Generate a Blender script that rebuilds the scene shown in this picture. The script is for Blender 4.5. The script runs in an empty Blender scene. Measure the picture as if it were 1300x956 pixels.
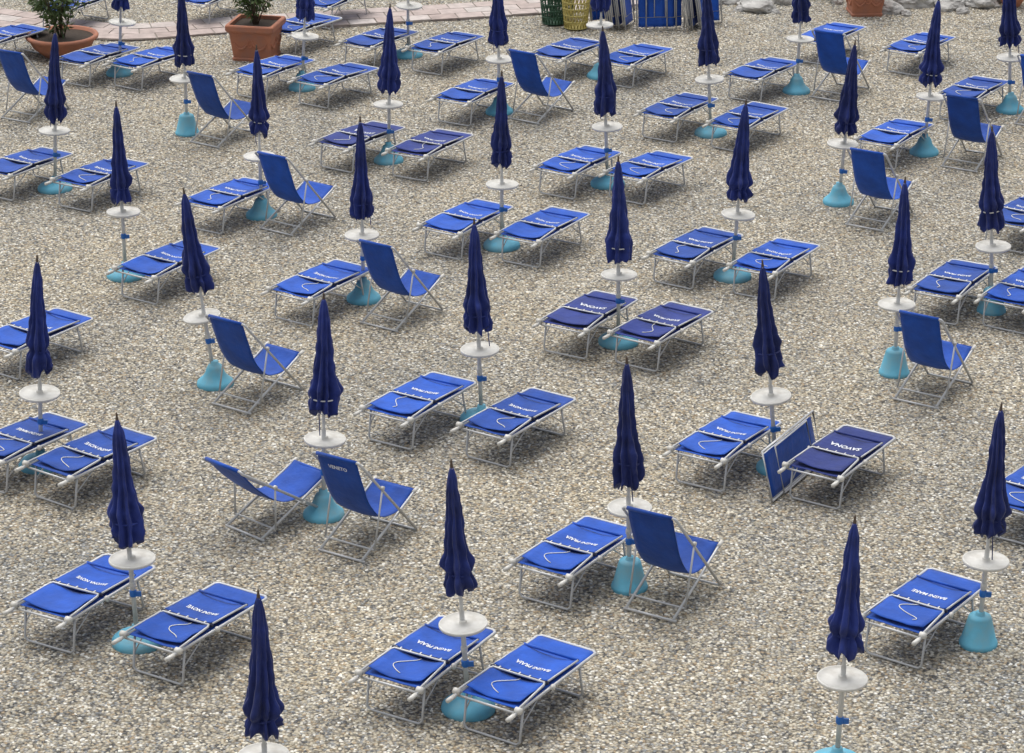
import bpy, math, random
from math import sin, cos, pi, radians, sqrt, atan2
from mathutils import Vector, Matrix, noise, Quaternion
random.seed(7)
scene = bpy.context.scene
col = scene.collection

# ------------------------------------------------------------------ survey
TH = radians(21); F = 3500.0; H = 12.5
def ground(px, py, z=0.0):
    u = (px-650)/F; v = (py-433)/F
    t = (H-z)/(sin(TH)+v*cos(TH))
    return (u*t, t*(cos(TH)-v*sin(TH)))

def terrain(x, y):
    return 0.035*noise.noise(Vector((x*0.35, y*0.35, 0))) + 0.018*noise.noise(Vector((x*1.7, y*1.7, 3.0)))

# ------------------------------------------------------------------ materials
def new_mat(name):
    m = bpy.data.materials.new(name); m.use_nodes = True
    nt = m.node_tree
    return m, nt, nt.nodes["Principled BSDF"]

def N(nt, t, **kw):
    n = nt.nodes.new(t)
    for k, v in kw.items(): setattr(n, k, v)
    return n

def ramp(nt, stops, interp='LINEAR'):
    r = nt.nodes.new("ShaderNodeValToRGB")
    cr = r.color_ramp; cr.interpolation = interp
    while len(cr.elements) < len(stops): cr.elements.new(0.5)
    for e, (p, c) in zip(cr.elements, stops):
        e.position = p; e.color = (c[0], c[1], c[2], 1)
    return r

def fabric(name, c, var=0.25, bump=0.4):
    m, nt, b = new_mat(name)
    L = nt.links.new
    tc = N(nt, "ShaderNodeTexCoord"); oi = N(nt, "ShaderNodeObjectInfo")
    add = N(nt, "ShaderNodeVectorMath", operation='ADD')
    L(tc.outputs["Object"], add.inputs[0]); L(oi.outputs["Location"], add.inputs[1])
    nz = N(nt, "ShaderNodeTexNoise"); nz.inputs["Scale"].default_value = 5; nz.inputs["Detail"].default_value = 5
    L(add.outputs[0], nz.inputs["Vector"])
    r = ramp(nt, [(0.3, [x*(1-var) for x in c]), (0.7, [min(1, x*(1+var)) for x in c])])
    L(nz.outputs["Fac"], r.inputs[0])
    hs = N(nt, "ShaderNodeHueSaturation")
    mr = N(nt, "ShaderNodeMapRange"); mr.inputs[3].default_value = 0.74; mr.inputs[4].default_value = 1.2
    L(oi.outputs["Random"], mr.inputs[0]); L(mr.outputs[0], hs.inputs["Value"])
    L(r.outputs[0], hs.inputs["Color"]); L(hs.outputs[0], b.inputs["Base Color"])
    b.inputs["Roughness"].default_value = 0.7
    b.inputs["Specular IOR Level"].default_value = 0.35
    b.inputs["Sheen Weight"].default_value = 0.12; b.inputs["Sheen Roughness"].default_value = 0.5
    n2 = N(nt, "ShaderNodeTexNoise"); n2.inputs["Scale"].default_value = 14; n2.inputs["Detail"].default_value = 3
    L(add.outputs[0], n2.inputs["Vector"])
    bp = N(nt, "ShaderNodeBump"); bp.inputs["Strength"].default_value = bump; bp.inputs["Distance"].default_value = 0.022
    L(n2.outputs["Fac"], bp.inputs["Height"]); L(bp.outputs[0], b.inputs["Normal"])
    return m

def plain(name, c, rough=0.5, metal=0.0, var=0.12, scale=9, dirt=None):
    m, nt, b = new_mat(name)
    L = nt.links.new
    tc = N(nt, "ShaderNodeTexCoord")
    nz = N(nt, "ShaderNodeTexNoise"); nz.inputs["Scale"].default_value = scale; nz.inputs["Detail"].default_value = 6
    L(tc.outputs["Object"], nz.inputs["Vector"])
    r = ramp(nt, [(0.3, dirt if dirt else [x*(1-var) for x in c]), (0.55, c), (0.8, [min(1, x*(1+var)) for x in c])])
    L(nz.outputs["Fac"], r.inputs[0]); L(r.outputs[0], b.inputs["Base Color"])
    b.inputs["Roughness"].default_value = rough; b.inputs["Metallic"].default_value = metal
    return m

M_BLUE = fabric("blue_canvas", (0.006, 0.072, 0.41), 0.2)
M_BLUE2 = fabric("navy_canvas", (0.012, 0.030, 0.19), 0.2)
M_UMB = fabric("umbrella_cloth", (0.014, 0.028, 0.165), 0.35, 0.5)
M_FRAME = plain("painted_aluminium", (0.54, 0.55, 0.56), 0.4, 0.25, 0.1, 6)
M_WHITE = plain("white_plastic", (0.70, 0.69, 0.65), 0.5, 0, 0.05, 7, (0.55, 0.53, 0.48))
M_POLE = plain("white_pole", (0.64, 0.64, 0.62), 0.4, 0, 0.06, 5, (0.48, 0.46, 0.41))
M_BASE = plain("turquoise_plastic", (0.13, 0.44, 0.60), 0.65, 0, 0.18, 6, (0.20, 0.40, 0.48))
M_CLAMP = plain("blue_plastic", (0.02, 0.16, 0.55), 0.4, 0, 0.15, 9)
M_TEXT = plain("white_print", (0.74, 0.77, 0.83), 0.7, 0, 0.1, 30)
M_DARK = plain("dark_bolt", (0.02, 0.025, 0.06), 0.6, 0, 0.2)
M_BROWN = plain("brown_finial", (0.10, 0.07, 0.05), 0.6)
M_ROPE = plain("white_rope", (0.72, 0.72, 0.70), 0.8)
M_TERRA = plain("terracotta", (0.42, 0.17, 0.10), 0.85, 0, 0.18, 5, (0.36, 0.17, 0.12))
M_SOIL = plain("soil", (0.05, 0.035, 0.025), 0.95, 0, 0.3, 20)
M_BARK = plain("bark", (0.12, 0.08, 0.05), 0.9, 0, 0.3, 12)
M_LEAF = plain("leaf", (0.085, 0.13, 0.035), 0.6, 0, 0.4, 3, (0.035, 0.065, 0.02))
M_YEL = plain("yellow_plastic", (0.52, 0.44, 0.14), 0.55, 0, 0.12, 6)
M_GRN = plain("green_plastic", (0.035, 0.10, 0.06), 0.55, 0, 0.2, 6)
M_ROCK = plain("pale_rock", (0.46, 0.45, 0.43), 0.9, 0, 0.25, 4, (0.28, 0.27, 0.26))

PEB = [(0.0, (0.41, 0.375, 0.30)), (0.14, (0.52, 0.465, 0.36)), (0.28, (0.27, 0.255, 0.225)), (0.40, (0.60, 0.54, 0.43)),
       (0.52, (0.42, 0.405, 0.37)), (0.63, (0.74, 0.70, 0.60)), (0.71, (0.13, 0.13, 0.13)), (0.79, (0.43, 0.34, 0.23)),
       (0.86, (0.29, 0.30, 0.305)), (0.93, (0.86, 0.84, 0.78))]
def patch(nt, colsock, vec):
    """large soft tone variation of damp and dry gravel"""
    L = nt.links.new
    nz = N(nt, "ShaderNodeTexNoise"); nz.inputs["Scale"].default_value = 0.28; nz.inputs["Detail"].default_value = 5
    nz.inputs["Roughness"].default_value = 0.65
    L(vec, nz.inputs["Vector"])
    r = ramp(nt, [(0.30, (0.76, 0.79, 0.83)), (0.5, (0.97, 0.97, 0.96)), (0.7, (1.10, 1.07, 1.0))])
    L(nz.outputs["Fac"], r.inputs[0])
    mx = N(nt, "ShaderNodeMix", data_type='RGBA', blend_type='MULTIPLY'); mx.inputs[0].default_value = 1
    L(colsock, mx.inputs[6]); L(r.outputs[0], mx.inputs[7])
    return mx.outputs[2]

m, nt, b = new_mat("gravel_ground"); M_GRAVEL = m; L = nt.links.new
geo = N(nt, "ShaderNodeNewGeometry")
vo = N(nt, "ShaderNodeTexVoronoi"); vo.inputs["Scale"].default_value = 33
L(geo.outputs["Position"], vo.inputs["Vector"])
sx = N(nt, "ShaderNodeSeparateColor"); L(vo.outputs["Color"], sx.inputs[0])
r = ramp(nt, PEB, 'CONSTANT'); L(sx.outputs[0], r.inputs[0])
dk = ramp(nt, [(0.25, (1, 1, 1)), (0.75, (0.40, 0.38, 0.35))]); L(vo.outputs["Distance"], dk.inputs[0])  # shade in the crevices between stones, painted into the gravel colour
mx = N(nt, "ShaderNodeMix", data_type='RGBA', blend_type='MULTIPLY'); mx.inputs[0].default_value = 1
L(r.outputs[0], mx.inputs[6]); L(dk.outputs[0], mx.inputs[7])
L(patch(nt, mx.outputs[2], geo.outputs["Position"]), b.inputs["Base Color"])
b.inputs["Roughness"].default_value = 0.9
inv = N(nt, "ShaderNodeMath", operation='SUBTRACT'); inv.inputs[0].default_value = 1
L(vo.outputs["Distance"], inv.inputs[1])
bp = N(nt, "ShaderNodeBump"); bp.inputs["Strength"].default_value = 0.7; bp.inputs["Distance"].default_value = 0.025
L(inv.outputs[0], bp.inputs["Height"]); L(bp.outputs[0], b.inputs["Normal"])

m, nt, b = new_mat("pebble"); M_PEB = m; L = nt.links.new
oi = N(nt, "ShaderNodeObjectInfo"); geo = N(nt, "ShaderNodeNewGeometry")
r = ramp(nt, PEB, 'CONSTANT'); L(oi.outputs["Random"], r.inputs[0])
L(patch(nt, r.outputs[0], geo.outputs["Position"]), b.inputs["Base Color"])
b.inputs["Roughness"].default_value = 0.8

m, nt, b = new_mat("path_tile"); M_TILE = m; L = nt.links.new
geo = N(nt, "ShaderNodeNewGeometry")
r = ramp(nt, [(0, (0.42, 0.34, 0.31)), (0.5, (0.50, 0.42, 0.39)), (1, (0.56, 0.51, 0.48))])
L(geo.outputs["Random Per Island"], r.inputs[0])
nz = N(nt, "ShaderNodeTexNoise"); nz.inputs["Scale"].default_value = 6; nz.inputs["Detail"].default_value = 8
L(geo.outputs["Position"], nz.inputs["Vector"])
r2 = ramp(nt, [(0.3, (0.75, 0.75, 0.75)), (0.7, (1.1, 1.1, 1.1))]); L(nz.outputs["Fac"], r2.inputs[0])
mx = N(nt, "ShaderNodeMix", data_type='RGBA', blend_type='MULTIPLY'); mx.inputs[0].default_value = 1
L(r.outputs[0], mx.inputs[6]); L(r2.outputs[0], mx.inputs[7]); L(mx.outputs[2], b.inputs["Base Color"])
b.inputs["Roughness"].default_value = 0.85

# ------------------------------------------------------------------ mesh builder
class MB:
    def __init__(s): s.v = []; s.f = []; s.mi = []; s.sm = []; s.mats = []
    def m(s, mat):
        if mat not in s.mats: s.mats.append(mat)
        return s.mats.index(mat)
    def add(s, vs, fs, mat, smooth=True):
        o = len(s.v); s.v += [tuple(v) for v in vs]; k = s.m(mat)
        for f in fs: s.f.append(tuple(i+o for i in f)); s.mi.append(k); s.sm.append(smooth)
    def tube(s, pts, r, mat, n=8, closed=False):
        pts = [Vector(p) for p in pts]; vs = []; fs = []
        K = len(pts); up = None
        for i, p in enumerate(pts):
            if closed: d = pts[(i+1) % K]-pts[i-1]
            elif i == 0: d = pts[1]-p
            elif i == K-1: d = p-pts[i-1]
            else: d = (pts[i+1]-p).normalized()+(p-pts[i-1]).normalized()
            d.normalize()
            if up is None: up = Vector((0, 0, 1)) if abs(d.z) < 0.9 else Vector((0, 1, 0))
            a = d.cross(up)
            if a.length < 1e-3: a = d.cross(Vector((1, 0, 0)))
            a.normalize(); bb = d.cross(a); up = -bb if bb.dot(up) < 0 else bb
            rr = r[i] if isinstance(r, (list, tuple)) else r
            for j in range(n):
                t = 2*pi*j/n; q = p+a*cos(t)*rr+(d.cross(a))*sin(t)*rr; vs.append(q)
        R = K if closed else K-1
        for i in range(R):
            for j in range(n):
                i2 = (i+1) % K
                fs.append((i*n+j, i*n+(j+1) % n, i2*n+(j+1) % n, i2*n+j))
        if not closed:
            fs.append(tuple(range(n))[::-1]); fs.append(tuple((K-1)*n+j for j in range(n)))
        s.add(vs, fs, mat)
    def lathe(s, prof, mat, n=24, c=(0, 0), cap=True):
        vs = []; fs = []
        for r, z in prof:
            for j in range(n):
                t = 2*pi*j/n; vs.append((c[0]+r*cos(t), c[1]+r*sin(t), z))
        for i in range(len(prof)-1):
            for j in range(n):
                fs.append((i*n+j, i*n+(j+1) % n, (i+1)*n+(j+1) % n, (i+1)*n+j))
        if cap:
            fs.append(tuple(range(n))[::-1]); fs.append(tuple((len(prof)-1)*n+j for j in range(n)))
        s.add(vs, fs, mat)
    def grid(s, fn, nu, nv, mat, thick=0.006):
        """double sided sheet, fn(u,v)->Vector"""
        P = [[Vector(fn(i/nu, j/nv)) for j in range(nv+1)] for i in range(nu+1)]
        vs = []; fs = []; W = nv+1; T = (nu+1)*W
        nr = []
        for i in range(nu+1):
            for j in range(W):
                a = P[min(i+1, nu)][j]-P[max(i-1, 0)][j]; bb = P[i][min(j+1, nv)]-P[i][max(j-1, 0)]
                nn = a.cross(bb); nn.normalize(); nr.append(nn); vs.append(P[i][j]+nn*thick/2)
        k = 0
        for i in range(nu+1):
            for j in range(W): vs.append(P[i][j]-nr[k]*thick/2); k += 1
        for i in range(nu):
            for j in range(nv):
                a = i*W+j; fs.append((a, a+W, a+W+1, a+1)); fs.append((T+a, T+a+1, T+a+W+1, T+a+W))
        for i in range(nu):
            a = i*W; fs.append((a, a+T, a+T+W, a+W)); a = i*W+nv; fs.append((a, a+W, a+T+W, a+T))
        for j in range(nv):
            a = j; fs.append((a, a+1, a+T+1, a+T)); a = nu*W+j; fs.append((a, a+T, a+T+1, a+1))
        s.add(vs, fs, mat)
    def box(s, c, sz, mat, rot=None):
        c = Vector(c); h = Vector(sz)/2; vs = []
        for dx in (-1, 1):
            for dy in (-1, 1):
                for dz in (-1, 1):
                    p = Vector((dx*h.x, dy*h.y, dz*h.z))
                    if rot: p = rot @ p
                    vs.append(c+p)
        s.add(vs, [(0, 1, 3, 2), (4, 6, 7, 5), (0, 4, 5, 1), (2, 3, 7, 6), (0, 2, 6, 4), (1, 5, 7, 3)], mat, False)
    def mesh(s, name):
        me = bpy.data.meshes.new(name); me.from_pydata(s.v, [], s.f)
        for mt in s.mats: me.materials.append(mt)
        me.polygons.foreach_set("material_index", s.mi); me.polygons.foreach_set("use_smooth", s.sm)
        me.validate(); me.update(); return me

def obj(name, me, loc=(0, 0, 0), rot=(0, 0, 0), parent=None):
    o = bpy.data.objects.new(name, me); col.objects.link(o)
    o.location = loc; o.rotation_euler = rot
    if parent: o.parent = parent
    return o

def text_geo(txt):
    cu = bpy.data.curves.new("t", 'FONT'); cu.body = txt; cu.size = 1; cu.align_x = 'CENTER'; cu.align_y = 'CENTER'
    cu.resolution_u = 2; cu.offset = 0.03
    o = bpy.data.objects.new("t", cu); col.objects.link(o)
    bpy.context.view_layer.update()
    me = o.to_mesh(); vs = [v.co.copy() for v in me.vertices]; fs = [tuple(p.vertices) for p in me.polygons]
    o.to_mesh_clear(); bpy.data.objects.remove(o); bpy.data.curves.remove(cu)
    w = max(v.x for v in vs)-min(v.x for v in vs)
    return [(v.x/w, v.y/w) for v in vs], fs

# ------------------------------------------------------------------ sun lounger
def lounger(name, txt, F1, seed):
    rnd = random.Random(seed); mb = MB()
    ZR = 0.40; hw = 0.325
    rail = [(-hw, -0.70, ZR), (-hw, 0.74, ZR), (-hw+0.04, 0.78, ZR), (hw-0.04, 0.78, ZR), (hw, 0.74, ZR), (hw, -0.70, ZR)]
    mb.tube(rail, 0.0165, M_FRAME)
    mb.tube([(-hw, -0.62, ZR-0.02), (hw, -0.62, ZR-0.02)], 0.012, M_FRAME)
    for y0, y1, w in ((-0.50, -0.55, hw-0.02), (0.48, 0.56, hw-0.02)):
        mb.tube([(-w, y0, ZR), (-w, y1, 0.05), (-w+0.035, y1, 0.016), (w-0.035, y1, 0.016), (w, y1, 0.05), (w, y0, ZR)], 0.0125, M_FRAME)
    for sx_ in (-1, 1):
        mb.tube([(sx_*(hw-0.005), -0.26, ZR-0.01), (sx_*(hw-0.02), -0.52, 0.20)], 0.008, M_FRAME, 6)
        mb.tube([(sx_*(hw-0.005), 0.24, ZR-0.01), (sx_*(hw-0.02), 0.51, 0.20)], 0.008, M_FRAME, 6)
    ph = rnd.random()*10; sg = rnd.uniform(0.8, 1.6)
    def bed(u, v):
        x = (u-0.5)*2*(hw-0.016); y = -0.58+v*1.34
        sag = -0.034*sg*(1-(2*u-1)**2)*min(1, v*6, (1-v)*6)
        return Vector((x, y, ZR+0.004+sag+0.009*noise.noise(Vector((x*6, y*6, ph)))))
    mb.grid(bed, 10, 24, F1, 0.006)
    zc = ZR+0.045; cw = hw-0.025
    mb.tube([(-cw-0.03, -0.64, zc-0.01), (-cw, -0.14, zc+0.012), (-cw+0.02, -0.10, zc+0.014), (cw-0.02, -0.10, zc+0.014), (cw, -0.14, zc+0.012), (cw+0.03, -0.64, zc-0.01)], 0.012, M_FRAME)
    e = rnd.uniform(-0.04, 0.02)
    def shade(u, v):
        x = (u-0.5)*2*(cw-0.010); y = -0.52+e+v*(0.42-e)
        sag = -0.028*sg*(1-(2*u-1)**2)
        return Vector((x, y, zc+0.014+sag+0.012*noise.noise(Vector((x*7, y*7, ph+4)))))
    mb.grid(shade, 10, 10, F1, 0.006)
    h1 = rnd.uniform(0.44, 0.54)
    def head(u, v):
        x = (u-0.5)*2*(hw-0.028); y = -0.06+v*(h1+0.06)
        sag = -0.030*sg*(1-(2*u-1)**2)
        return Vector((x, y, zc+0.022-0.024*v+sag+0.010*noise.noise(Vector((x*7, y*7, ph+8)))))
    mb.grid(head, 10, 12, F1, 0.006)
    mb.tube([(-hw+0.025, -0.065, zc+0.018), (-hw+0.025, h1, zc)], 0.010, M_FRAME, 6)
    mb.tube([(hw-0.025, -0.065, zc+0.018), (hw-0.025, h1, zc)], 0.010, M_FRAME, 6)
    mb.tube([(-hw+0.02, h1+0.005, zc-0.002), (hw-0.02, h1+0.005, zc-0.002)], 0.014, F1, 6)
    mb.tube([(-hw+0.01, -0.085, zc+0.008), (hw-0.01, -0.085, zc+0.008)], 0.015, M_DARK, 6)
    for i in range(5):
        x = -0.22+i*0.11
        mb.box((x, -0.082, zc+0.018), (0.012, 0.034, 0.014), M_ROPE)
    for sx_ in (-1, 1):
        mb.tube([(sx_*(hw-0.02), -0.63, zc-0.022), (sx_*(hw+0.04), -0.63, zc-0.022)], 0.032, M_WHITE, 12)
        mb.tube([(sx_*hw, -0.80, ZR), (sx_*hw, -0.69, ZR)], 0.022, M_WHITE, 10)
        mb.tube([(sx_*(hw+0.004), -0.05, ZR+0.005), (sx_*(hw+0.032), -0.05, ZR+0.005)], 0.030, M_WHITE, 10)
    if rnd.random() < 0.7:
        x0 = rnd.uniform(-0.1, 0.1); pts = []; amp = rnd.uniform(0.05, 0.14); fr = rnd.uniform(3, 7)
        for i in range(14):
            t = i/13
            x = x0+amp*sin(t*fr+ph)*(0.4+t); y = -0.10-0.34*t
            xx = max(-0.26, min(0.26, x)); pts.append((xx, y, shade(xx/(2*(cw-0.010))+0.5, max(0, min(1, (y+0.52-e)/(0.42-e)))).z+0.009))
        mb.tube(pts, 0.005, M_ROPE, 5)
    tv, tf = text_geo(txt)
    W = 0.37; vs = []
    for x, y in tv:
        X = -x*W; Y = 0.16-y*W*1.3
        vs.append((X, Y, head(X/(2*(hw-0.028))+0.5, (Y+0.06)/(h1+0.06)).z+0.008))
    mb.add(vs, tf, M_TEXT, False)
    return mb.mesh(name)

LM = [lounger("sun_lounger_mesh", t, M_BLUE, i) for i, t in enumerate(["BAGNI PRAIA", "BAGNI NOVE", "SAVONA NOVE", "BAGNI PRAIA", "BAGNI MARE", "BAGNI PRAIA", "BAGNI NOVE"])]
LD = [lounger("sun_lounger_mesh_navy", t, M_BLUE2, i+10) for i, t in enumerate(["SAVONA", "BAGNI PRAIA", "SAVONA"])]

# ------------------------------------------------------------------ deck chair
def sling_pts(P, n):
    out = []
    Q = [P[0]]+P+[P[-1]]
    S = len(P)-1
    for k in range(n+1):
        t = k/n*S; i = min(int(t), S-1); f = t-i
        a, b_, c, d = [Vector((q[0], q[1])) for q in Q[i:i+4]]
        out.append(0.5*((2*b_)+(-a+c)*f+(2*a-5*b_+4*c-d)*f*f+(-a+3*b_-3*c+d)*f**3))
    return out

def chair(name, fab, seed, reclined=False, txt=None):
    mb = MB(); ph = seed*3.1
    ty, tz = (-0.50, 1.15) if not reclined else (-0.74, 0.90)
    fy = 0.50
    wa, wb = 0.30, 0.268
    mb.tube([(-wa, fy, 0.03), (-wa, ty, tz-0.02), (-wa+0.02, ty-0.005, tz), (wa-0.02, ty-0.005, tz), (wa, ty, tz-0.02), (wa, fy, 0.03)], 0.0155, M_FRAME)
    mb.tube([(-wa, fy, 0.016), (wa, fy, 0.016)], 0.014, M_FRAME)
    sy, sz = 0.52, 0.45
    mb.tube([(-wb, -0.46, 0.03), (-wb, sy, sz), (-wb+0.02, sy+0.01, sz+0.005), (wb-0.02, sy+0.01, sz+0.005), (wb, sy, sz), (wb, -0.46, 0.03)], 0.0155, M_FRAME)
    mb.tube([(-wb-0.03, -0.46, 0.016), (wb+0.03, -0.46, 0.016)], 0.014, M_FRAME)
    k = 0.36; py_, pz_ = ty+(fy-ty)*k, tz+(0.03-tz)*k
    k2 = 0.16; qy, qz = -0.46+(sy+0.46)*k2, 0.03+(sz-0.03)*k2
    for sx_ in (-1, 1):
        mb.tube([(sx_*(wa+0.018), py_, pz_), (sx_*(wa+0.018), qy, qz)], 0.011, M_FRAME, 6)
        cy = 0.12
        mb.tube([(sx_*(wb-0.01), cy, 0.27), (sx_*(wa+0.03), cy, 0.27)], 0.018, M_WHITE, 8)
        mb.tube([(sx_*(wa+0.008), py_, pz_), (sx_*(wa+0.034), py_, pz_)], 0.024, M_WHITE, 8)
        mb.tube([(sx_*wb, sy-0.02, sz-0.005), (sx_*wb, sy+0.06, sz+0.02)], 0.022, M_WHITE, 8)
    mb.tube([(-wa-0.018, qy, qz), (wa+0.018, qy, qz)], 0.011, M_FRAME, 6)
    if reclined: prof = [(ty, tz), (ty*0.6-0.05, 0.62), (-0.20, 0.38), (0.08, 0.31), (0.32, 0.37), (sy, sz+0.015)]
    else: prof = [(ty, tz+0.01), (-0.41, 0.89), (-0.28, 0.60), (-0.08, 0.38), (0.18, 0.33), (0.36, 0.38), (sy, sz+0.02)]
    NS = 28; SP = sling_pts(prof, NS)
    def sl(u, v):
        p = SP[int(round(v*NS))]; x = (u-0.5)*2*(wb-0.016)
        return Vector((x, p[0]-0.012*(1-(2*u-1)**2)*sin(pi*v)+0.008*noise.noise(Vector((x*5, v*7, ph+7))), p[1]-0.018*(1-(2*u-1)**2)*sin(pi*v)+0.008*noise.noise(Vector((x*7, v*8, ph)))))
    mb.grid(sl, 10, NS, fab, 0.007)
    mb.tube([(-wb+0.015, ty-0.003, tz), (wb-0.015, ty-0.003, tz)], 0.022, fab, 8)
    mb.tube([(-wb+0.015, sy+0.01, sz+0.005), (wb-0.015, sy+0.01, sz+0.005)], 0.022, fab, 8)
    if txt:
        tv, tf = text_geo(txt); vs = []
        a = Vector((0, prof[0][0], prof[0][1])); b_ = Vector((0, prof[1][0], prof[1][1])); d = (b_-a); d.normalize()
        nrm = Vector((0, d.z, -d.y)); nrm.normalize()
        if nrm.y > 0: nrm = -nrm
        for x, y in tv:
            p = a+d*(0.13-y*0.24)+nrm*0.028; vs.append((x*0.24, p.y, p.z))
        mb.add(vs, tf, M_TEXT, False)
    return mb.mesh(name)
CM = [chair("deck_chair_mesh", M_BLUE, 1), chair("deck_chair_mesh", M_BLUE, 2, txt="VENETO"), chair("deck_chair_mesh", M_BLUE, 5)]
CR = chair("deck_chair_mesh_reclined", M_BLUE, 3, True)

def folded(name, Lh=1.15, Wd=0.56):
    mb = MB()
    def rect(y, l, w, r=0.014):
        mb.tube([(-l/2, y, 0.02), (-l/2, y, w), (l/2, y, w), (l/2, y, 0.02)], r, M_FRAME, closed=True)
    rect(0, Lh, Wd); rect(0.035, Lh*0.9, Wd-0.06); rect(-0.03, Lh*0.62, Wd-0.03, 0.011)
    def sl(u, v): return Vector(((u-0.5)*(Lh*0.92), 0.014+0.02*sin(pi*u)*sin(pi*v), 0.045+v*(Wd-0.09)))
    mb.grid(sl, 14, 8, M_BLUE, 0.008)
    return mb.mesh(name)
FM = folded("folded_deck_chair_mesh"); FM2 = folded("folded_deck_chair_mesh_long", 1.35, 0.60)

# ------------------------------------------------------------------ umbrella
def umbrella(X, Y, zt, sl, kind, seed):
    rnd = random.Random(seed)
    gz = terrain(X, Y)
    root = bpy.data.objects.new("beach_umbrella", None); col.objects.link(root)
    root.location = (X, Y, gz); root.empty_display_size = 0.2
    ax = math.atan(sl); ay = rnd.uniform(-0.02, 0.02)
    up = bpy.data.objects.new("leaning_assembly", None); col.objects.link(up); up.parent = root
    up.rotation_euler = (ay, ax, 0)
    zt = max(2.3, min(2.62, zt))
    mb = MB(); n = 64; K = 52
    Lc = rnd.uniform(1.20, 1.30); z1 = zt-0.02; tie = rnd.uniform(0.80, 0.90); pin = rnd.uniform(0.10, 0.34) if rnd.random() < 0.6 else 0.04
    nf = rnd.choice([7, 8, 9]); tw = rnd.uniform(-2.0, 2.0); ph = rnd.random()*6; fat = rnd.uniform(0.9, 1.1)
    def prof(t):
        P = [(0, 0.014), (0.03, 0.026), (0.10, 0.044), (0.25, 0.060), (0.5, 0.078), (0.70, 0.100), (0.84, 0.124), (1.0, 0.126)]
        for (a, ra), (b_, rb) in zip(P, P[1:]):
            if t <= b_: r_ = ra+(rb-ra)*(t-a)/(b_-a); break
        g = math.exp(-((t-tie)/0.035)**2); bul = math.exp(-((t-tie+0.09)/0.06)**2)
        return r_*fat*(1-pin*g+0.14*bul)
    vs = []; fs = []
    bx = rnd.uniform(-1, 1)*0.014; by_ = rnd.uniform(-1, 1)*0.014
    for i in range(K+1):
        t = i/K; r0 = prof(t)
        for j in range(n):
            a = 2*pi*j/n
            s_ = cos(nf*a+tw*t*3+ph+0.7*sin(a*3+ph+t*2)+1.2*noise.noise(Vector((0, t*4, seed))))
            fold = (abs(s_)**0.6)*(1 if s_ > 0 else -1)
            amp = 0.07+0.24*min(1, t*1.3)
            rr = r0*(1+amp*fold+0.34*t*noise.noise(Vector((cos(a)*1.3, sin(a)*1.3, t*5+seed)))+0.20*noise.noise(Vector((cos(a)*3, sin(a)*3, t*14+seed))))
            z = z1-Lc*t
            if t > 0.86: z += (t-0.86)/0.14*(0.11*noise.noise(Vector((cos(a)*2.2, sin(a)*2.2, seed*1.7)))+0.026*s_)
            sway = sin(pi*t)
            vs.append((rr*cos(a)+bx*sway, rr*sin(a)+by_*sway, z))
    for i in range(K):
        for j in range(n): fs.append((i*n+j, (i+1)*n+j, (i+1)*n+(j+1) % n, i*n+(j+1) % n))
    o = len(vs)
    for j in range(n):
        v = vs[K*n+j]; vs.append((v[0]*0.35, v[1]*0.35, v[2]+0.12))
    for j in range(n): fs.append((K*n+j, o+j, o+(j+1) % n, K*n+(j+1) % n))
    fs.append(tuple(range(n)))
    mb.add(vs, fs, M_UMB)
    zz = z1-Lc*tie; rs = prof(tie)*1.04
    ring = []
    for j in range(24):
        a = 2*pi*j/24; ring.append((rs*cos(a), rs*sin(a), zz+0.01*sin(a+ph)))
    mb.tube(ring, 0.008, M_ROPE if rnd.random() < 0.12 else M_UMB, 6, closed=True)
    if rnd.random() < 0.5:
        a = -pi/2+rnd.uniform(-1.2, 1.2); r_ = prof(0.98)
        mb.tube([(rs*cos(a), rs*sin(a), zz), (r_*1.05*cos(a), r_*1.05*sin(a), zz-0.12), (r_*1.15*cos(a+.1), r_*1.15*sin(a+.1), zz-rnd.uniform(0.24, 0.40))], 0.006, M_UMB, 5)
    obj("canopy", mb.mesh("canopy"), parent=up)
    mb = MB()
    mb.lathe([(0.024, 0.10), (0.024, 1.02), (0.017, 1.03), (0.017, zt-0.03)], M_POLE, 14)
    mb.lathe([(0.014, zt-0.04), (0.016, zt-0.01), (0.010, zt+0.02), (0.012, zt+0.035), (0.003, zt+0.06)], M_BROWN, 10)
    zc = rnd.uniform(0.44, 0.56)
    mb.lathe([(0.03, zc), (0.036, zc+0.01), (0.036, zc+0.06), (0.03, zc+0.07)], M_CLAMP, 14)
    mb.box((0.045, -0.01, zc+0.03), (0.07, 0.025, 0.05), M_CLAMP)
    if rnd.random() < 0.6:
        mb.lathe([(0.028, 0.60), (0.033, 0.61), (0.033, 0.65), (0.028, 0.66)], M_WHITE, 12)
    obj("pole", mb.mesh("pole"), parent=up)
    mb = MB(); zb = 0.90
    mb.lathe([(0.03, zb-0.07), (0.032, zb-0.03), (0.15, zb-0.022), (0.222, zb-0.018), (0.228, zb-0.008), (0.228, zb+0.008), (0.222, zb+0.014), (0.214, zb+0.010), (0.208, zb+0.002), (0.04, zb+0.004), (0.036, zb+0.03), (0.03, zb+0.035)], M_WHITE, 40)
    t_ = obj("table", mb.mesh("table"), parent=up); t_.rotation_euler = (rnd.uniform(-0.03, 0.03), rnd.uniform(-0.03, 0.03), 0)
    mb = MB()
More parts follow.
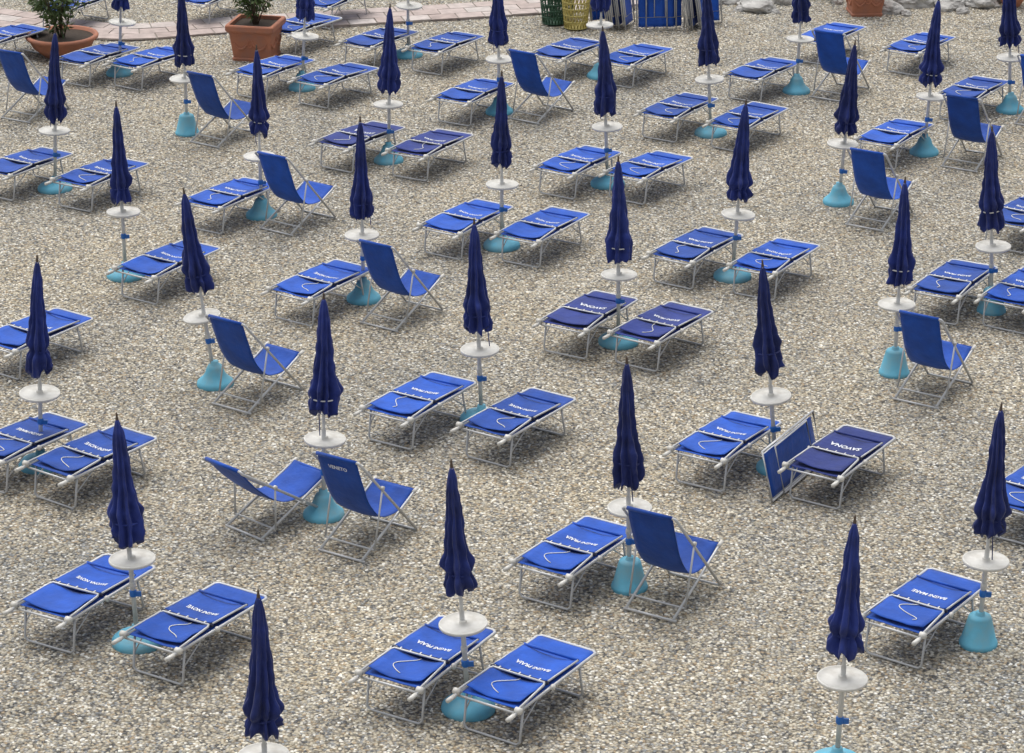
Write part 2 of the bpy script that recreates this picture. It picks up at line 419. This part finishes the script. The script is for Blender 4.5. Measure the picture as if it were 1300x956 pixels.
    if kind == 'f':
        mb.lathe([(0.185, -0.03), (0.19, 0.02), (0.183, 0.045), (0.175, 0.05), (0.115, 0.29), (0.105, 0.31), (0.06, 0.32), (0.045, 0.32), (0.045, 0.35), (0.03, 0.355)], M_BASE, 32)
    elif kind == 'd':
        mb.lathe([(0.25, -0.03), (0.257, 0.02), (0.25, 0.05), (0.22, 0.08), (0.16, 0.105), (0.10, 0.12), (0.06, 0.135), (0.048, 0.20), (0.03, 0.205)], M_BASE, 32)
    else:
        mb.lathe([(0.22, -0.03), (0.227, 0.02), (0.22, 0.05), (0.20, 0.07), (0.155, 0.11), (0.12, 0.16), (0.10, 0.22), (0.08, 0.26), (0.05, 0.27), (0.046, 0.31), (0.03, 0.315)], M_BASE, 32)
    bo = obj("base", mb.mesh("base"), parent=root); bo.rotation_euler = (0, 0, rnd.uniform(0, 6))
    return root

UMB = [
(147,135,155,271,'d'),(48,328,51,498,'d'),(148,533,165,712,'d'),(233,243,259,400,'b'),(411,376,411,557,'b'),
(602,282,608,444,'d'),(573,592,587,792,'d'),(796,460,798,644,'f'),(968,335,979,502,'b'),(1085,663,1070,863,'d'),
(1271,519,1252,713,'f'),(1149,230,1140,387,'f'),(785,205,785,351,'d'),(457,152,460,297,'b'),(326,60,330,198,'b'),
(637,95,637,235,'d'),(947,130,936,271,'d'),(1260,165,1259,312,'f'),(70,38,70,165,'d'),(230,-22,235,100,'f'),
(495,8,494,132,'b'),(765,38,769,162,'d'),(1085,55,1072,183,'b'),(896,-24,900,100,'d'),(1192,-2,1180,122,'b'),
(631,-44,633,74,'b'),(1282,-45,1282,73,'b'),(390,-70,386,46,'b'),(155,-85,153,28,'b'),(518,-105,518,6,'d'),
(765,-80,763,32,'b'),(1022,-66,1015,50,'b'),(328,755,336,960,'b')]
for i, (tx, ty, bx, by, k) in enumerate(UMB):
    X, Y = ground(bx, by, 0.9)
    v = (ty-433)/F
    t = Y/(cos(TH)-v*sin(TH)); zt = H-t*(sin(TH)+v*cos(TH)); xt = (tx-650)/F*t
    sl = (xt-X)/(zt-0.9)
    umbrella(X-0.9*sl, Y, zt, sl, k, i+1)

YAW = radians(57-90)
LNG = [(105,748,0),(245,785,0),(25,557,0),(112,575,0),(540,832,0),(665,856,0),(728,695,0),(1170,765,0),(1310,620,0),
(920,555,0),(1065,575,1),(530,505,0),(655,525,0),(210,330,0),(28,205,0),(125,218,0),(745,397,1),(838,412,1),(405,355,0),
(290,245,0),(590,275,0),(688,287,0),(882,312,0),(982,325,0),(1210,355,0),(1300,365,0),(455,172,1),(545,182,1),(732,205,0),
(822,212,0),(1135,168,0),(860,135,0),(948,148,0),(600,115,0),(1235,113,0),(345,85,0),(425,95,0),(122,68,0),(190,73,0),
(480,48,0),(565,55,0),(720,63,0),(805,70,0),(968,88,0),(1053,42,0),(1167,55,0),(5,45,0),(40,420,0),(1300,268,0),(382,30,0),
(270,-6,0),(425,-2,0),(95,3,0)]
for i, (px, py, d) in enumerate(LNG):
    x, y = ground(px, py, 0.42)
    me = random.choice(LD if d else LM)
    o = obj("sun_lounger", me, (x, y, terrain(x, y)+0.004), (0, 0, YAW+radians(random.uniform(-3, 3))))
    o.rotation_euler[0] = random.uniform(-0.012, 0.012); o.rotation_euler[1] = random.uniform(-0.012, 0.012)

CH = [(240,180,280,190),(332,292,370,300),(458,412,505,420),(270,515,318,525),(405,700,462,713),(292,672,330,684),(800,775,850,790),
      (1140,510,1185,520),(1075,285,1120,297),(1195,210,1240,220),(645,150,685,160),(1030,125,1070,130),(0,150,40,158),(1290,160,1330,165)]
for i, (a, b_, c, d) in enumerate(CH):
    p = Vector(ground(a, b_)); q = Vector(ground(c, d)); mid = (p+q)/2
    yaw = YAW+radians(random.uniform(-3, 3))
    if i == 5: yaw = radians(48-90)
    f = Vector((-sin(yaw), cos(yaw)))
    c2 = mid+f*0.46
    me = CR if i == 5 else (CM[1] if i == 4 else CM[(i % 2)*2])
    obj("deck_chair", me, (c2.x, c2.y, terrain(c2.x, c2.y)+0.004), (0, 0, yaw))

p = Vector(ground(985, 635)); q = Vector(ground(1040, 588)); mid = (p+q)/2; an = atan2((q-p).y, (q-p).x)
obj("folded_deck_chair", FM2, (mid.x, mid.y, terrain(mid.x, mid.y)), (radians(-14), 0, an))
for i, (px, py, ya, tl) in enumerate([(764,28,25,12),(772,33,72,9),(779,34,68,8),(787,33,66,9),(795,34,70,7),(826,38,5,12),(838,38,2,10),(848,37,4,9),(872,36,75,9),(880,35,70,7),(889,34,72,9),(896,31,20,9)]):
    x, y = ground(px, py)
    o = obj("folded_deck_chair", FM, (x-0.28*cos(radians(ya)), y-0.28*sin(radians(ya)), 0.60))
    o.rotation_euler = (Matrix.Rotation(radians(ya), 3, 'Z') @ Matrix.Rotation(radians(-tl), 3, 'X') @ Matrix.Rotation(radians(90), 3, 'Y')).to_euler()

# ------------------------------------------------------------------ baskets
def basket(name, mat, px, py, h=0.72, r0=0.20, r1=0.27):
    mb = MB(); n = 22
    for k in range(7):
        z = 0.03+h*k/6; r_ = r0+(r1-r0)*k/6
        mb.tube([(r_*cos(2*pi*j/32), r_*sin(2*pi*j/32), z) for j in range(32)], 0.012 if k < 6 else 0.022, mat, 6, closed=True)
    for j in range(n):
        a = 2*pi*j/n
        for da in (0.28, -0.28):
            mb.tube([((r0+(r1-r0)*t)*cos(a+da*t*2), (r0+(r1-r0)*t)*sin(a+da*t*2), 0.03+h*t) for t in (0, .25, .5, .75, 1)], 0.009, mat, 5)
    mb.lathe([(0.01, 0.02), (r0, 0.02), (r0, 0.05), (0.01, 0.05)], mat, 24)
    x, y = ground(px, py); obj(name, mb.mesh(name), (x, y, 0))
basket("laundry_basket", M_GRN, 703, 30); basket("laundry_basket", M_YEL, 731, 36)
basket("laundry_basket", M_GRN, 713, 20)

# ------------------------------------------------------------------ pots with plants
def leaves(mb, c, R, cnt, rnd, ln=0.13, wd=0.020):
    for _ in range(cnt):
        while True:
            d = Vector((rnd.uniform(-1, 1), rnd.uniform(-1, 1), rnd.uniform(-1, 1)))
            if 0.2 < d.length < 1: break
        p = Vector(c)+Vector((d.x*R[0], d.y*R[1], d.z*R[2]))
        if noise.noise(p*3.0) < -0.12: continue
        ax = (d.normalized()+Vector((rnd.gauss(0, .5), rnd.gauss(0, .5), rnd.gauss(0.3, .5)))).normalized()
        s_ = ax.cross(Vector((rnd.gauss(0, 1), rnd.gauss(0, 1), rnd.gauss(0, 1)))).normalized()
        l_ = ln*rnd.uniform(.6, 1.3)
        mb.add([p, p+ax*l_*.5+s_*wd, p+ax*l_, p+ax*l_*.5-s_*wd], [(0, 1, 2, 3)], M_LEAF, False)
def plant(mb, z0, h, rad, seed, stems=14):
    rnd = random.Random(seed)
    for i in range(stems):
        a = rnd.uniform(0, 6.28); sp = rnd.uniform(0.2, 1)*rad; hh = h*rnd.uniform(.6, 1)
        pts = [(0.03*cos(a), 0.03*sin(a), z0-0.03), (sp*.4*cos(a), sp*.4*sin(a), z0+hh*.45), (sp*.9*cos(a+.2), sp*.9*sin(a+.2), z0+hh)]
        mb.tube(pts, [0.014, 0.010, 0.004], M_BARK, 5)
        leaves(mb, pts[2], (0.16, 0.16, 0.2), 70, rnd); leaves(mb, ((pts[1][0]+pts[2][0])/2, (pts[1][1]+pts[2][1])/2, z0+hh*.72), (0.15, 0.15, 0.2), 45, rnd)
        if i % 2: leaves(mb, (pts[1][0], pts[1][1], z0+hh*.38), (0.14, 0.14, 0.16), 30, rnd)
def round_pot(px, py, R, h, ph, seed):
    mb = MB(); s_ = R
    mb.lathe([(0.50*s_, -0.02), (0.52*s_, 0.02), (0.62*s_, 0.06), (0.82*s_, h*.45), (0.93*s_, h*.82), (1.0*s_, h*.84), (1.02*s_, h*.92), (1.0*s_, h), (0.90*s_, h), (0.88*s_, h-0.06)], M_TERRA, 48, cap=True)
    mb.lathe([(0.01, h-0.05), (0.885*s_, h-0.052)], M_SOIL, 32, cap=False)
    x, y = ground(px, py)
    root = obj("potted_plant", mb.mesh("terracotta_bowl"), (x, y, terrain(x, y)))
    mb = MB(); plant(mb, h-0.05, ph, R*0.8, seed, 12); obj("shrub", mb.mesh("shrub"), parent=root)
def square_pot(px, py, W, h, ph, yaw, seed, pl=True):
    mb = MB()
    def sq(w, z, n=4, rc=0.06):
        pts = []
        for cx, cy, a0 in ((1, 1, 0), (-1, 1, 90), (-1, -1, 180), (1, -1, 270)):
            for k in range(n+1):
                a = radians(a0+90*k/n); rr = rc*w*2
                pts.append((cx*(w-rr)+rr*cos(a), cy*(w-rr)+rr*sin(a), z))
        return pts
    w = W/2; prof = [(0.78*w, -0.02), (0.80*w, 0.04), (0.76*w, 0.06), (0.88*w, h*.78), (0.97*w, h*.82), (1.0*w, h*.86), (1.0*w, h*.97), (0.97*w, h), (0.85*w, h), (0.84*w, h-0.07)]
    vs = []; fs = []
    for a, z in prof: vs += sq(a, z)
    n = 20
    for i in range(len(prof)-1):
        for j in range(n): fs.append((i*n+j, i*n+(j+1) % n, (i+1)*n+(j+1) % n, (i+1)*n+j))
    fs.append(tuple(range(n))[::-1])
    mb.add(vs, fs, M_TERRA, False)
    top = sq(0.845*w, h-0.06); mb.add(top, [tuple(range(n))], M_SOIL, False)
    for k in range(4):
        R_ = Matrix.Rotation(pi/2*k, 3, 'Z')
        for sgn in (-1, 1):
            pts = []
            for i in range(9):
                t = i/8; x_ = sgn*(0.05+0.45*w*2*t*.62); z_ = h*(0.50-0.16*sin(pi*t)); pts.append(R_ @ Vector((x_, -w*(0.765+0.13*z_/h)-0.004, z_)))
            mb.tube(pts, [0.012+0.014*sin(pi*i/8) for i in range(9)], M_TERRA, 6)
        pts = [R_ @ Vector((0.05*cos(a), -w*0.835-0.004, h*.5+0.06*sin(a))) for a in [2*pi*j/12 for j in range(12)]]
        mb.tube(pts, 0.014, M_TERRA, 6, closed=True)
    x, y = ground(px, py)
    root = obj("potted_plant", mb.mesh("terracotta_planter"), (x, y, terrain(x, y)), (0, 0, yaw))
    if pl:
        mb = MB(); plant(mb, h-0.06, ph, W*0.6, seed, 11); obj("shrub", mb.mesh("shrub"), parent=root)
round_pot(80, 70, 0.62, 0.38, 0.95, 5)
square_pot(326, 72, 0.86, 0.64, 0.9, radians(-12), 8)
square_pot(1097, 16, 0.72, 0.6, 0.9, radians(5), 11)
round_pot(1284, 8, 0.3, 0.4, 0.7, 14)

# ------------------------------------------------------------------ rocks
def rock(px, py, sz, seed):
    import bmesh
    bm = bmesh.new(); bmesh.ops.create_icosphere(bm, subdivisions=4, radius=1)
    for v in bm.verts:
        p = v.co.copy(); k = 1+0.35*noise.noise(p*1.1+Vector((seed, 0, 0)))+0.14*noise.noise(p*3+Vector((seed, 4, 0)))+0.05*noise.noise(p*8)
        c_ = noise.cell(p*1.6+Vector((seed, 1, 2)))
        v.co = Vector((p.x*sz[0], p.y*sz[1], p.z*sz[2]))*(k+0.05*c_)
    me = bpy.data.meshes.new("rock"); bm.to_mesh(me); bm.free(); me.materials.append(M_ROCK)
    x, y = ground(px, py); obj("rock", me, (x, y, sz[2]*0.35), (0, 0, seed))
for i, (px, py, sz) in enumerate([(925,2,(.3,.25,.16)),(963,13,(.42,.3,.16)),(1000,2,(.3,.3,.2)),(1128,14,(.28,.22,.14)),(1160,6,(.42,.3,.22)),(1205,8,(.45,.3,.2)),(1243,8,(.35,.25,.18)),(1262,-2,(.4,.3,.3)),(945,-6,(.5,.3,.22)),(1180,-6,(.6,.4,.3)),
    (1150,19,(.12,.09,.07)),(1222,17,(.14,.10,.08)),(985,17,(.10,.08,.06)),(940,14,(.12,.1,.07)),(1062,4,(.16,.12,.1)),(1040,-4,(.3,.22,.2)),(908,6,(.12,.1,.07))]):
    rock(px, py, sz, i*1.37+1)

# ------------------------------------------------------------------ tiled path
mb = MB()
ctrl = [Vector(ground(a, b_)) for a, b_ in [(-260,-16),(-80,12),(60,33),(160,43),(300,33),(450,24),(600,15),(720,7),(840,-6),(1000,-30)]]
pts = []
S = len(ctrl)-1; Q = [ctrl[0]]+ctrl+[ctrl[-1]]
for k in range(401):
    t = k/400*S; i = min(int(t), S-1); f = t-i; a, b_, c, d = Q[i:i+4]
    pts.append(0.5*((2*b_)+(-a+c)*f+(2*a-5*b_+4*c-d)*f*f+(-a+3*b_-3*c+d)*f**3))
cum = [0]
for a, b_ in zip(pts, pts[1:]): cum.append(cum[-1]+(b_-a).length)
def at(s_):
    import bisect
    i = max(1, min(len(cum)-1, bisect.bisect(cum, s_))); f = (s_-cum[i-1])/(cum[i]-cum[i-1]+1e-9)
    p = pts[i-1].lerp(pts[i], f); d = (pts[i]-pts[i-1]).normalized(); return p, Vector((-d.y, d.x))
rows = 3; rw = 0.36; ln = 0.5
for rr_ in range(rows):
    s_ = 0.1+(rr_ % 2)*ln/2
    while s_+ln < cum[-1]:
        o0 = (rr_-rows/2)*rw+0.012; o1 = o0+rw-0.024
        vs = []
        zt = 0.045+random.uniform(-.004, .004)
        for (ss, oo) in ((s_+.012, o0), (s_+ln-.012, o0), (s_+ln-.012, o1), (s_+.012, o1)):
            p, nn = at(ss); q = p+nn*oo; vs.append((q.x, q.y, zt+random.uniform(-.002, .002)))
        vs += [(v[0], v[1], -0.05) for v in vs]
        mb.add(vs, [(0, 1, 2, 3), (0, 4, 5, 1), (1, 5, 6, 2), (2, 6, 7, 3), (3, 7, 4, 0)], M_TILE, False)
        s_ += ln
M_MORT = plain("mortar", (0.27, 0.24, 0.21), 0.95, 0, 0.2, 5)
vs = []; fs = []
K = 200
for k in range(K+1):
    p, nn = at(cum[-1]*k/K*0.999)
    for o_ in (-rows/2*rw, rows/2*rw):
        q = p+nn*o_; vs.append((q.x, q.y, 0.034))
for k in range(K): fs.append((2*k, 2*k+2, 2*k+3, 2*k+1))
mb.add(vs, fs, M_MORT, False)
obj("paved_path", mb.mesh("paved_path"))

# ------------------------------------------------------------------ ground
def axis(lo, hi, step, far):
    n = int((hi-lo)/step)
    return [lo-f for f in reversed(far)]+[lo+i*step for i in range(n+1)]+[hi+f for f in far]
far = [5, 20, 60, 200, 600, 1500]
xs = axis(-16, 16, 0.25, far); ys = axis(16, 58, 0.25, far)
vs = []
for y in ys:
    for x in xs:
        inside = -16.01 <= x <= 16.01 and 15.99 <= y <= 58.01
        vs.append((x, y, terrain(x, y) if inside else 0))
W = len(xs); fs = [(j*W+i, j*W+i+1, (j+1)*W+i+1, (j+1)*W+i) for j in range(len(ys)-1) for i in range(W-1)]
me = bpy.data.meshes.new("gravel_beach"); me.from_pydata(vs, [], fs); me.materials.append(M_GRAVEL)
me.polygons.foreach_set("use_smooth", [True]*len(fs)); obj("gravel_beach", me)

vs = []; fs = []; st = 0.4; rowsN = int((53-20)/st)
for j in range(rowsN+1):
    yy = 20+j*st
    for i in range(61):
        hwid = 5.2+(yy-20)*0.185
        x = -hwid+2*hwid*i/60; vs.append((x, yy, terrain(x, yy)-0.002))
for j in range(rowsN):
    for i in range(60): a = j*61+i; fs.append((a, a+1, a+62, a+61))
me = bpy.data.meshes.new("pebbles"); me.from_pydata(vs, [], fs); me.materials.append(M_PEB)
po = obj("pebbles", me)
ng = bpy.data.node_groups.new("pebble_scatter", "GeometryNodeTree")
ng.interface.new_socket(name="Geometry", in_out='INPUT', socket_type='NodeSocketGeometry')
ng.interface.new_socket(name="Geometry", in_out='OUTPUT', socket_type='NodeSocketGeometry')
gi = ng.nodes.new("NodeGroupInput"); go = ng.nodes.new("NodeGroupOutput")
dp = ng.nodes.new("GeometryNodeDistributePointsOnFaces"); dp.inputs["Density"].default_value = 260
ico = ng.nodes.new("GeometryNodeMeshIcoSphere"); ico.inputs["Radius"].default_value = 0.018; ico.inputs["Subdivisions"].default_value = 1
sm = ng.nodes.new("GeometryNodeSetMaterial"); sm.inputs["Material"].default_value = M_PEB
ip = ng.nodes.new("GeometryNodeInstanceOnPoints")
rs = ng.nodes.new("FunctionNodeRandomValue"); rs.data_type = 'FLOAT_VECTOR'
rs.inputs[0].default_value = (0.6, 0.45, 0.4); rs.inputs[1].default_value = (1.8, 1.3, 0.9)
rr2 = ng.nodes.new("FunctionNodeRandomValue"); rr2.data_type = 'FLOAT_VECTOR'
rr2.inputs[0].default_value = (-0.4, -0.4, 0); rr2.inputs[1].default_value = (0.4, 0.4, 6.28); rr2.inputs["Seed"].default_value = 3
LL = ng.links.new
LL(gi.outputs[0], dp.inputs["Mesh"]); LL(dp.outputs["Points"], ip.inputs["Points"])
LL(ico.outputs["Mesh"], sm.inputs["Geometry"]); LL(sm.outputs[0], ip.inputs["Instance"])
LL(rs.outputs[0], ip.inputs["Scale"]); LL(rr2.outputs[0], ip.inputs["Rotation"])
LL(ip.outputs[0], go.inputs[0])
md = po.modifiers.new("scatter", 'NODES'); md.node_group = ng

# ------------------------------------------------------------------ light (overcast)
w = bpy.data.worlds.new("World"); scene.world = w; w.use_nodes = True
nt = w.node_tree; bg = nt.nodes["Background"]
sky = nt.nodes.new("ShaderNodeTexSky"); sky.sky_type = 'NISHITA'; sky.sun_disc = False
EL, AZ = radians(72), radians(-25)
sky.sun_elevation = EL; sky.sun_rotation = AZ; sky.dust_density = 6; sky.air_density = 1.0
hs = nt.nodes.new("ShaderNodeHueSaturation"); hs.inputs["Saturation"].default_value = 0.3
nt.links.new(sky.outputs[0], hs.inputs["Color"]); nt.links.new(hs.outputs[0], bg.inputs[0])
bg.inputs[1].default_value = 0.15
sd = bpy.data.lights.new("sun", 'SUN'); sd.energy = 1.4; sd.angle = radians(90); sd.color = (1, 0.98, 0.94)
so = bpy.data.objects.new("sun", sd); col.objects.link(so)
d = Vector((sin(AZ)*cos(EL), cos(AZ)*cos(EL), sin(EL)))
so.rotation_euler = d.to_track_quat('Z', 'Y').to_euler(); so.location = (0, 30, 30)

# ------------------------------------------------------------------ camera
cd = bpy.data.cameras.new("camera"); co = bpy.data.objects.new("camera", cd); col.objects.link(co)
co.location = (0, 0, H); co.rotation_euler = (radians(90)-TH, 0, 0)
cd.sensor_width = 36; cd.lens = 36*F/1300; cd.shift_y = -45/1300; cd.clip_end = 4000; cd.clip_start = 0.5
scene.camera = co
scene.view_settings.view_transform = 'Standard'; scene.view_settings.look = 'None'; scene.view_settings.exposure = 0
